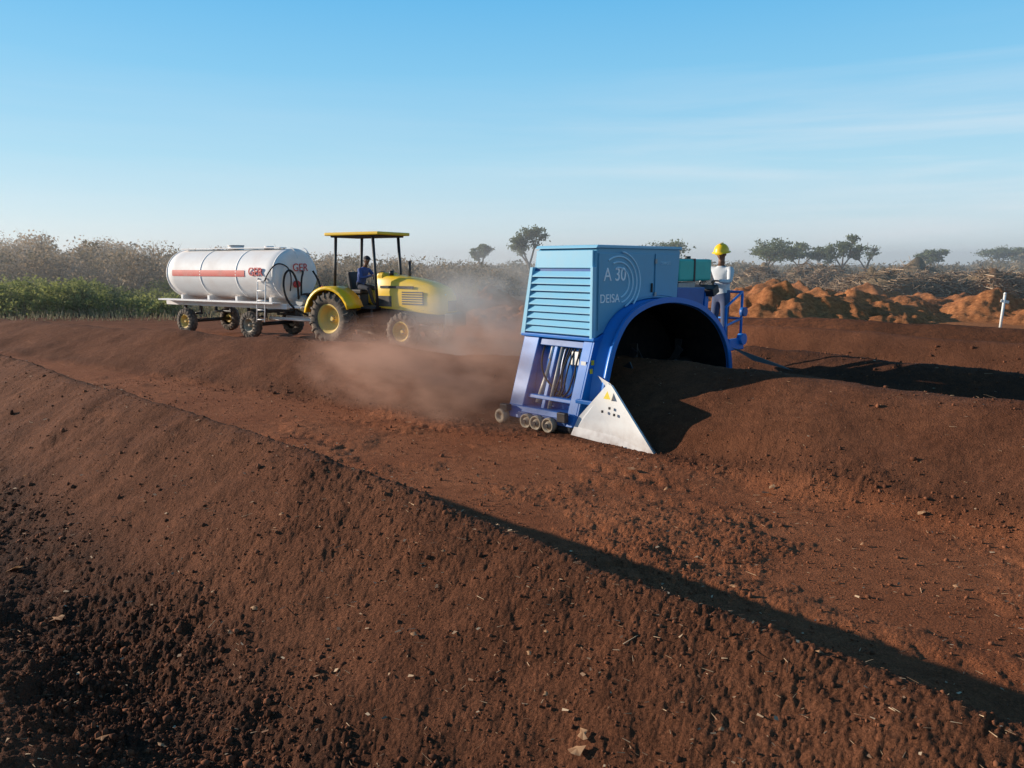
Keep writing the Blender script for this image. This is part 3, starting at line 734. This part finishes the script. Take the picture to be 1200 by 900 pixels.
JW=dict(pelvis=(2.38,-.40,1.86),belly=(2.37,-.40,1.99),chest=(2.33,-.41,2.21),neck=(2.30,-.42,2.42),head=(2.27,-.43,2.585),
  shL=(2.33,-.60,2.33),elL=(2.18,-.66,2.10),wrL=(1.97,-.57,2.12),shR=(2.31,-.22,2.33),elR=(2.16,-.12,2.10),wrR=(1.96,-.26,2.12),
  hipL=(2.37,-.49,1.80),knL=(2.34,-.50,1.40),anL=(2.38,-.51,1.03),toeL=(2.24,-.53,.985),hipR=(2.39,-.31,1.80),knR=(2.38,-.27,1.40),anR=(2.43,-.25,1.03),toeR=(2.29,-.24,.985))
person(W,JW,(SHW,JEAN,SHOE),(-1,-.25,0),('helmet',HELM),headtilt=.25)
# ------------------------------------------------------------------ TRACTOR
tx,ty=-4.75,23.15; TRr=math.radians(-31)
tz=min(max(Hs(tx,ty)-.02,.05),.2)
TR=empty('tractor',(tx,ty,tz),TRr)
def bigwheel(name,c,R,w,rim,parent,side,rimmat,nl=20,lug=.045):
    M=Matrix.Translation(c)@Euler((-math.pi/2*side,0,0)).to_matrix().to_4x4()
    h=w/2
    lathe(name+'_tyre',[(rim,-h*.8),(rim+.03,-h*.95),((R+rim)/2,-h*1.05),(R-.06,-h*.95),(R-.02,-h*.8),(R,0),(R-.02,h*.8),(R-.06,h*.95),((R+rim)/2,h*1.05),(rim+.03,h*.95),(rim,h*.8)],TYR,parent,M,n=56)
    V=[];F=[]
    for k in range(nl*2):
        sd=1 if k%2 else -1; a0=math.pi*k/nl; da=.30
        pts=[]
        for (z,a,rr_) in ((0,a0,R),(sd*h*.95,a0-da*.9,R-.03),(sd*h*1.06,a0-da*1.0,R-.16)): pts.append((z,a,rr_))
        b=len(V)
        for (z,a,rr_) in pts:
            for (dd,dr) in ((-.035/R,-.01),(-.028/R,lug),(.028/R,lug),(.035/R,-.01)):
                q=rr_+dr; V.append(M@Vector((q*math.cos(a+dd),q*math.sin(a+dd),z+(sd*.02 if rr_<R-.1 else 0))))
        for i in range(2):
            for j in range(3): F.append((b+i*4+j,b+i*4+j+1,b+i*4+4+j+1,b+i*4+4+j))
        F.append((b,b+1,b+2,b+3)); F.append((b+8,b+9,b+10,b+11))
    mesh(name+'_lugs',V,F,TYR,parent)
    lathe(name+'_rim',[(0,.02),(rim*.28,.02),(rim*.30,-.04),(rim*.70,-.06),(rim*.82,h*.55),(rim*.93,h*.8),(rim+.015,h*.86),(rim+.02,h*.78)],rimmat,parent,M,n=40)
    for k in range(8):
        a=k*math.pi/4; p=M@Vector((rim*.2*math.cos(a),rim*.2*math.sin(a),.02)); p2=M@Vector((rim*.2*math.cos(a),rim*.2*math.sin(a),.045)); cyl(name+'_nut',p,p2,.016,GREY,parent,n=6,smooth=False)
    cyl(name+'_hub',M@Vector((0,0,0)),M@Vector((0,0,.09)),rim*.16,rimmat,parent)
def tractor():
    P=TR
    for s in (-1,1):
        bigwheel('rear_wheel',(0,s*.88,.80),.76,.46,.42,P,s,YELP)
        bigwheel('front_wheel',(2.55,s*.82,.53),.50,.32,.27,P,s,YELP,nl=16,lug=.03)
    box('transmission',(.7,0,.85),(1.9,.42,.5),BLKP,P,bevel=.05)
    box('engine_block',(2.2,0,.95),(1.5,.46,.5),BLKP,P,bevel=.04)
    box('front_axle',(2.55,0,.55),(.2,1.4,.16),BLKP,P,bevel=.04)
    cyl('rear_axle',(0,-.8,.8),(0,.8,.8),.13,BLKP,P)
    secs=[(1.25,.40,1.12,2.08),(1.8,.40,1.10,2.05),(2.5,.39,1.05,1.97),(3.05,.37,1.0,1.86),(3.40,.34,.98,1.73),(3.55,.29,1.0,1.58),(3.62,.22,1.05,1.42)]
    V=[];F=[];k=0
    for (x,w,z0,z1) in secs:
        pr=[(-w,z0),(-w*1.02,z0+(z1-z0)*.5),(-w*.96,z0+(z1-z0)*.82),(-w*.78,z1-.04),(-w*.4,z1),(w*.4,z1),(w*.78,z1-.04),(w*.96,z0+(z1-z0)*.82),(w*1.02,z0+(z1-z0)*.5),(w,z0)]
        k=len(pr)
        for (y,z) in pr: V.append((x,y,z))
    for i in range(len(secs)-1):
        for j in range(k): j2=(j+1)%k; F.append((i*k+j,(i+1)*k+j,(i+1)*k+j2,i*k+j2))
    F.append(tuple(range(k))); F.append(tuple(range((len(secs)-1)*k,len(secs)*k))[::-1])
    mesh('bonnet',V,F,YEL,P,smooth=True,bevel=.015)
    for s in (-1,1):
        box('side_grille',(2.55,s*.402,1.42),(.75,.02,.36),BLKP,P,bevel=.03)
        for q in range(5): box('grille_bar',(2.55,s*.416,1.29+q*.065),(.72,.012,.022),YEL,P,bevel=0)
        box('bonnet_stripe',(2.0,s*.408,1.72),(1.2,.012,.07),BLKP,P,bevel=0)
        box('side_screen',(1.55,s*.408,1.32),(.5,.015,.3),BLKP,P,bevel=.02)
        box('headlamp',(3.53,s*.17,1.50),(.06,.14,.10),WHT,P,bevel=.02)
    box('front_grille',(3.60,0,1.22),(.06,.42,.30),BLKP,P,bevel=.03)
    box('front_weights',(3.72,0,.85),(.30,.62,.36),BLKP,P,bevel=.04)
    box('front_bolster',(3.2,0,.85),(.9,.36,.24),BLKP,P,bevel=.03)
    cyl('muffler',(1.95,.25,2.0),(1.95,.25,2.45),.045,BLKP,P)
    cyl('air_filter',(1.65,-.2,2.05),(1.65,-.2,2.18),.07,BLKP,P)
    box('operator_platform',(.75,0,1.12),(1.3,1.3,.06),BLKP,P)
    for s in (-1,1):
        V=[];F=[]
        for i in range(13):
            a=math.radians(20+i*12.5); rr_=.92
            for (y,dz) in ((s*.55,0),(s*1.12,0)): V.append((rr_*math.cos(a),y,.80+rr_*math.sin(a)))
            V.append((( rr_-.09)*math.cos(a),s*1.13,.80+(rr_-.09)*math.sin(a)))
            V.append(((rr_-.5)*math.cos(a)*1.0,s*.54,.80+(rr_-.5)*math.sin(a)))
        for i in range(12):
            b=4*i
            F+=[(b,b+1,b+5,b+4),(b+1,b+2,b+6,b+5),(b+3,b,b+4,b+7)]
        o=mesh('fender',V,F,YEL,P,smooth=True); so=o.modifiers.new('so','SOLIDIFY'); so.thickness=.02
        box('step',(1.25,s*.72,.62),(.34,.22,.04),BLKP,P); box('step_arm',(1.25,s*.62,.85),(.06,.04,.5),BLKP,P)
        box('step',(1.25,s*.70,.88),(.34,.2,.04),BLKP,P)
        cyl('roof_post_front',(1.42,s*.56,1.1),(1.30,s*.56,3.16),.045,BLKP,P,n=10)
        cyl('roof_post_rear',(-.22,s*.56,1.5),(-.10,s*.56,3.16),.045,BLKP,P,n=10)
        cyl('tail_lamp',(-.30,s*.95,1.68),(-.34,s*.95,1.68),.05,RED,P)
    box('roof',(.60,0,3.22),(2.05,1.42,.09),YEL,P,bevel=.035)
    box('roof_frame',(.60,0,3.15),(1.75,1.2,.05),BLKP,P)
    box('dashboard',(1.35,0,1.75),(.3,.7,.75),YEL,P,bevel=.08)
    cyl('steering_column',(1.22,0,1.75),(1.02,0,2.03),.03,BLKP,P)
    M,L=frame((1.02,0,2.03),(.97,0,2.10))
    tube('steering_wheel',[M@Vector((.19*math.cos(a),.19*math.sin(a),0)) for a in np.linspace(0,2*math.pi,21)],.016,BLKP,P,nurbs=False)
    box('seat',(.28,0,1.56),(.48,.48,.14),BLKP,P,bevel=.04); box('seat_back',(.04,0,1.86),(.12,.46,.55),BLKP,P,rot=(0,-.15,0),bevel=.04)
    box('seat_base',(.28,0,1.32),(.3,.36,.36),BLKP,P)
    cyl('drawbar_hitch',(-.2,0,.5),(-.9,0,.48),.045,BLKP,P)
tractor()
DR=empty('tractor_driver',(tx,ty,tz),TRr)
SHB=paint('blue_shirt',(.045,.085,.26),.85,.15)
person(DR,dict(pelvis=(.30,0,1.74),belly=(.33,0,1.88),chest=(.42,0,2.10),neck=(.50,0,2.32),head=(.57,0,2.47),
  shL=(.44,.20,2.22),elL=(.62,.27,1.98),wrL=(.88,.16,2.04),shR=(.44,-.20,2.22),elR=(.60,-.28,1.96),wrR=(.88,-.15,2.04),
  hipL=(.34,.10,1.70),knL=(.78,.17,1.66),anL=(.92,.17,1.25),toeL=(1.06,.18,1.20),hipR=(.34,-.10,1.70),knR=(.78,-.17,1.66),anR=(.92,-.17,1.25),toeR=(1.06,-.18,1.20)),
  (SHB,paint('dark_trousers',(.03,.035,.05),.9,.3),SHOE),(1,-.3,0),('cap',paint('dark_cap',(.02,.02,.03),.8,.2)),headtilt=.15)
# ------------------------------------------------------------------ TANK TRAILER
ax,ay=-6.75,24.3; th=math.atan2(-.53,.85)
TT=empty('water_tank_trailer',(ax,ay,.10),th)
def trailer():
    P=TT; R=.84; zc=1.98
    # tank occupies x from -XL to 0
    XL=5.35
    M=Matrix.Translation((-XL,0,zc))@Euler((0,math.pi/2,0)).to_matrix().to_4x4()
    M=M@Matrix.Diagonal((.96,1.06,1,1))
    pr=[(0,-.16),(R*.4,-.14),(R*.75,-.08),(R*.94,-.02),(R,.06)]
    for z in np.linspace(.4,XL-.4,7): pr+=[(R,z)]
    pr+=[(R,XL-.06),(R*.94,XL+.02),(R*.75,XL+.08),(R*.4,XL+.14),(0,XL+.16)]
    o=lathe('tank_shell',pr,TNK,P,M,n=56)
    bm=bmesh.new(); bm.from_mesh(o.data); bmesh.ops.remove_doubles(bm,verts=bm.verts,dist=.001); bmesh.ops.recalc_face_normals(bm,faces=bm.faces); bm.to_mesh(o.data); bm.free()
    for z in (.05,XL*.34,XL*.67,XL-.08): lathe('tank_band',[(R-.01,z-.025),(R+.012,z-.02),(R+.012,z+.02),(R-.01,z+.025)],TNK,P,M,n=56)
    V=[];F=[]
    xs=np.linspace(-XL+.35,-1.35,14)
    for x in xs:
        for a in [math.radians(q) for q in np.linspace(-4,10,7)]: V.append((x,-(R*1.06+.012)*math.cos(a),zc+(R*.96+.012)*math.sin(a)))
    for i in range(len(xs)-1):
        for j in range(6): F.append((i*7+j,(i+1)*7+j,(i+1)*7+j+1,i*7+j+1))
    mesh('red_stripe',V,F,RED,P,smooth=True)
    text('tank_lettering','GER',.36,REDT,P,(-1.15,-.912,zc-.02),(math.pi/2,0,0),.012)
    text('tank_lettering','GER',.34,REDT,P,(.17,-.30,zc+.12),(math.pi/2,0,math.pi/2),.004)
    for x in (-4.9,-3.5,-2.1,-.5): box('saddle',(x,0,1.16),(.12,1.3,.26),TNK,P)
    for s in (-1,1):
        box('chassis_rail',(-2.75,s*.62,1.02),(6.0,.12,.16),TNK,P); box('side_walkway',(-2.8,s*.88,1.13),(5.7,.34,.05),TNK,P)
    for x in (-5.7,-4.3,-2.6,-.1): box('cross_member',(x,0,1.0),(.1,1.3,.12),TNK,P)
    for x in (-4.4,-1.2):
        cyl('axle',(x,-.8,.42),(x,.8,.42),.06,BLKP,P)
        for s in (-1,1):
            bigwheel('trailer_wheel',(x,s*.86,.42),.43,.24,.22,P,s,YELP if x<-3 else WHL,nl=18,lug=.01)
            box('spring',(x,s*.6,.68),(.9,.08,.07),BLKP,P,bevel=.02); box('spring_hanger',(x-.4,s*.6,.84),(.08,.08,.3),BLKP,P); box('spring_hanger',(x+.4,s*.6,.84),(.08,.08,.3),BLKP,P)
    box('turntable',(-1.2,0,.84),(.9,1.0,.10),BLKP,P)
    cyl('manhole',(-2.8,0,zc+.78),(-2.8,0,zc+.92),.25,TNK,P); cyl('manhole_lid',(-2.8,0,zc+.92),(-2.8,0,zc+.95),.27,GREY,P)
    cyl('manhole',(-1.2,0,zc+.78),(-1.2,0,zc+.90),.15,TNK,P)
    box('top_walkway',(-2.75,-.22,zc+.84),(4.9,.28,.03),TNK,P)
    for s in (-.25,.25): tube('top_pipe',[(-.05,s+.1,zc+.83),(.18,s+.1,zc+.80),(.24,s+.1,zc+.5)],.02,TNK,P)
    box('front_platform',(.42,0,1.0),(.75,1.2,.05),TNK,P)
    box('pump_engine',(.45,.15,1.24),(.42,.40,.36),BLKP,P,bevel=.05); cyl('pump_body',(.45,-.35,1.2),(.45,-.1,1.2),.16,GREY,P)
    tube('suction_hose',[(.42,-.35,1.25),(.62,-.5,1.7),(.45,-.62,2.2),(.2,-.7,2.0),(.22,-.75,1.4),(.5,-.6,.9),(.9,-.2,.7)],.032,BLK,P)
    tube('suction_hose',[(.16,.1,2.1),(.42,-.1,2.1),(.5,-.3,1.8),(.45,-.25,1.3)],.03,BLK,P)
    tube('suction_hose',[(.2,.5,2.1),(.5,.55,1.7),(.5,.5,1.2),(.7,.2,.8)],.03,BLK,P)
    tube('spray_hose',[(-.4,-.93,1.8),(-.1,-1.02,2.1),(.12,-.8,2.4),(.3,-.4,2.1),(.35,-.6,1.5)],.02,BLK,P)
    cyl('valve_wheel',(.17,-.2,1.7),(.26,-.2,1.7),.11,REDT,P)
    for s in (-.18,.18): cyl('ladder_rail',(-.55+s,-1.02,.55),(-.55+s,-.90,1.9),.02,TNK,P,n=8)
    for z in np.linspace(.62,1.8,5): cyl('ladder_rung',(-.73,-1.01+(z-.6)*.08,z),(-.37,-1.01+(z-.6)*.08,z),.016,TNK,P,n=8)
    for s in (-.35,.35): cyl('drawbar',(-.9,s,.62),(1.9,0,.58),.05,TNK,P)
    cyl('drawbar_eye',(1.85,0,.58),(2.2,0,.58),.05,BLKP,P)
trailer()
# ------------------------------------------------------------------ dust and haze (real volumes)
def volmat(name,col,dens,noise=True,scale=2.0,aniso=.2,thr=(.35,.75)):
    m=bpy.data.materials.new(name); m.use_nodes=True; nt=m.node_tree; nt.nodes.clear(); L=nt.links
    out=N(nt,'ShaderNodeOutputMaterial'); v=N(nt,'ShaderNodeVolumePrincipled'); v.inputs['Color'].default_value=(*col,1); v.inputs['Anisotropy'].default_value=aniso
    L.new(v.outputs[0],out.inputs['Volume'])
    if noise:
        tc=N(nt,'ShaderNodeTexCoord'); ln=N(nt,'ShaderNodeVectorMath',operation='LENGTH'); L.new(tc.outputs['Object'],ln.inputs[0])
        fo=ramp(nt,ln.outputs['Value'],1.0,.15)
        n=N(nt,'ShaderNodeTexNoise',Scale=scale,Detail=3.0,Roughness=.6); L.new(tc.outputs['Object'],n.inputs['Vector'])
        nn=ramp(nt,n.outputs[0],*thr)
        a=N(nt,'ShaderNodeMath',operation='MULTIPLY'); L.new(fo,a.inputs[0]); L.new(nn,a.inputs[1])
        b=N(nt,'ShaderNodeMath',operation='MULTIPLY'); L.new(a.outputs[0],b.inputs[0]); b.inputs[1].default_value=dens
        L.new(b.outputs[0],v.inputs['Density'])
    else: v.inputs['Density'].default_value=dens
    return m
def puff(name,loc,scale,rz,mat):
    bm=bmesh.new(); bmesh.ops.create_icosphere(bm,subdivisions=3,radius=1); me=bpy.data.meshes.new(name); bm.to_mesh(me); bm.free(); me.materials.append(mat)
    o=bpy.data.objects.new(name,me); o.location=loc; o.scale=scale; o.rotation_euler=(0,0,rz); link(o)
D1=volmat('red_dust',(.90,.52,.38),2.0,scale=2.6,thr=(.38,.70)); D2=volmat('pale_dust',(.95,.90,.87),1.15,scale=2.2,thr=(.38,.72))
puff('dust_cloud',(-1.6,12.6,.62),(3.4,1.3,1.05),math.radians(135),D1)
puff('dust_cloud',(-.1,12.6,.75),(1.4,1.0,1.25),math.radians(135),D1)
puff('dust_cloud',(-.7,18.3,1.1),(2.8,1.8,1.9),math.radians(150),D2)
hz=volmat('haze_air',(.91,.91,.93),.0050,noise=False,aniso=.3)
box('haze',(0,150,2.5),(500,236,8),hz,None,bevel=0)
# ------------------------------------------------------------------ light, sky, camera
EL=14.5
sd=Vector((-.965,.235,0)).normalized()*math.cos(math.radians(EL))+Vector((0,0,math.sin(math.radians(EL))))
sun=bpy.data.lights.new('sun','SUN'); sun.energy=6.4; sun.angle=math.radians(.53); sun.color=(1,.88,.74)
so=bpy.data.objects.new('sun',sun); so.rotation_euler=(-sd).to_track_quat('-Z','Y').to_euler(); so.location=(-20,5,20); link(so)
w=bpy.data.worlds.new('World'); scene.world=w; w.use_nodes=True; nt=w.node_tree; L=nt.links
bg=nt.nodes['Background']
sky=N(nt,'ShaderNodeTexSky'); sky.sky_type='NISHITA'; sky.sun_disc=False; sky.sun_elevation=math.radians(EL); sky.sun_rotation=math.radians(-77); sky.altitude=300; sky.air_density=1.0; sky.dust_density=.4; sky.ozone_density=2
tc=N(nt,'ShaderNodeTexCoord'); sx=N(nt,'ShaderNodeSeparateXYZ'); L.new(tc.outputs['Generated'],sx.inputs[0])
cr=nt.nodes.new('ShaderNodeValToRGB'); L.new(sx.outputs[2],cr.inputs[0])
stops=[(0,(.70,.81,.86)),(.05,(.61,.79,.89)),(.12,(.44,.73,.90)),(.22,(.25,.62,.91)),(.31,(.14,.52,.89)),(.45,(.05,.23,.50)),(1,(.02,.08,.20))]
el=cr.color_ramp.elements
while len(el)<len(stops): el.new(.5)
for i,(p,c) in enumerate(stops): el[i].position=p; el[i].color=(*c,1)
sc_=N(nt,'ShaderNodeVectorMath',operation='SCALE'); L.new(cr.outputs[0],sc_.inputs[0]); sc_.inputs['Scale'].default_value=1/.15
base=mixc(nt,.87,sky.outputs[0],sc_.outputs[0])
mp=N(nt,'ShaderNodeMapping'); mp.inputs['Scale'].default_value=(1.3,1.3,18); mp.inputs['Rotation'].default_value=(0,math.radians(-4),0); L.new(tc.outputs['Generated'],mp.inputs[0])
cn=N(nt,'ShaderNodeTexNoise',Scale=1.4,Detail=6.0,Roughness=.55,Distortion=.3); L.new(mp.outputs[0],cn.inputs['Vector'])
cf=ramp(nt,cn.outputs[0],.44,.8)
b1=ramp(nt,sx.outputs[2],.26,.10); b2=ramp(nt,sx.outputs[0],-.1,.5,.2,1)
mu=N(nt,'ShaderNodeMath',operation='MULTIPLY'); L.new(cf,mu.inputs[0]); L.new(b1,mu.inputs[1])
mu2=N(nt,'ShaderNodeMath',operation='MULTIPLY'); L.new(mu.outputs[0],mu2.inputs[0]); L.new(b2,mu2.inputs[1])
mu3=N(nt,'ShaderNodeMath',operation='MULTIPLY'); L.new(mu2.outputs[0],mu3.inputs[0]); mu3.inputs[1].default_value=.85
c=mixc(nt,mu3.outputs[0],base,(5.4,5.7,6.0))
L.new(c,bg.inputs[0]); bg.inputs[1].default_value=.15
cam=bpy.data.cameras.new('camera'); cam.sensor_width=36; cam.lens=27; cam.clip_end=20000; cam.clip_start=.05
co=bpy.data.objects.new('camera',cam); co.location=(0,0,CAMZ); co.rotation_euler=(math.radians(90-8.84),0,0); link(co); scene.camera=co
scene.view_settings.view_transform='Standard'; scene.view_settings.look='None'; scene.view_settings.exposure=0
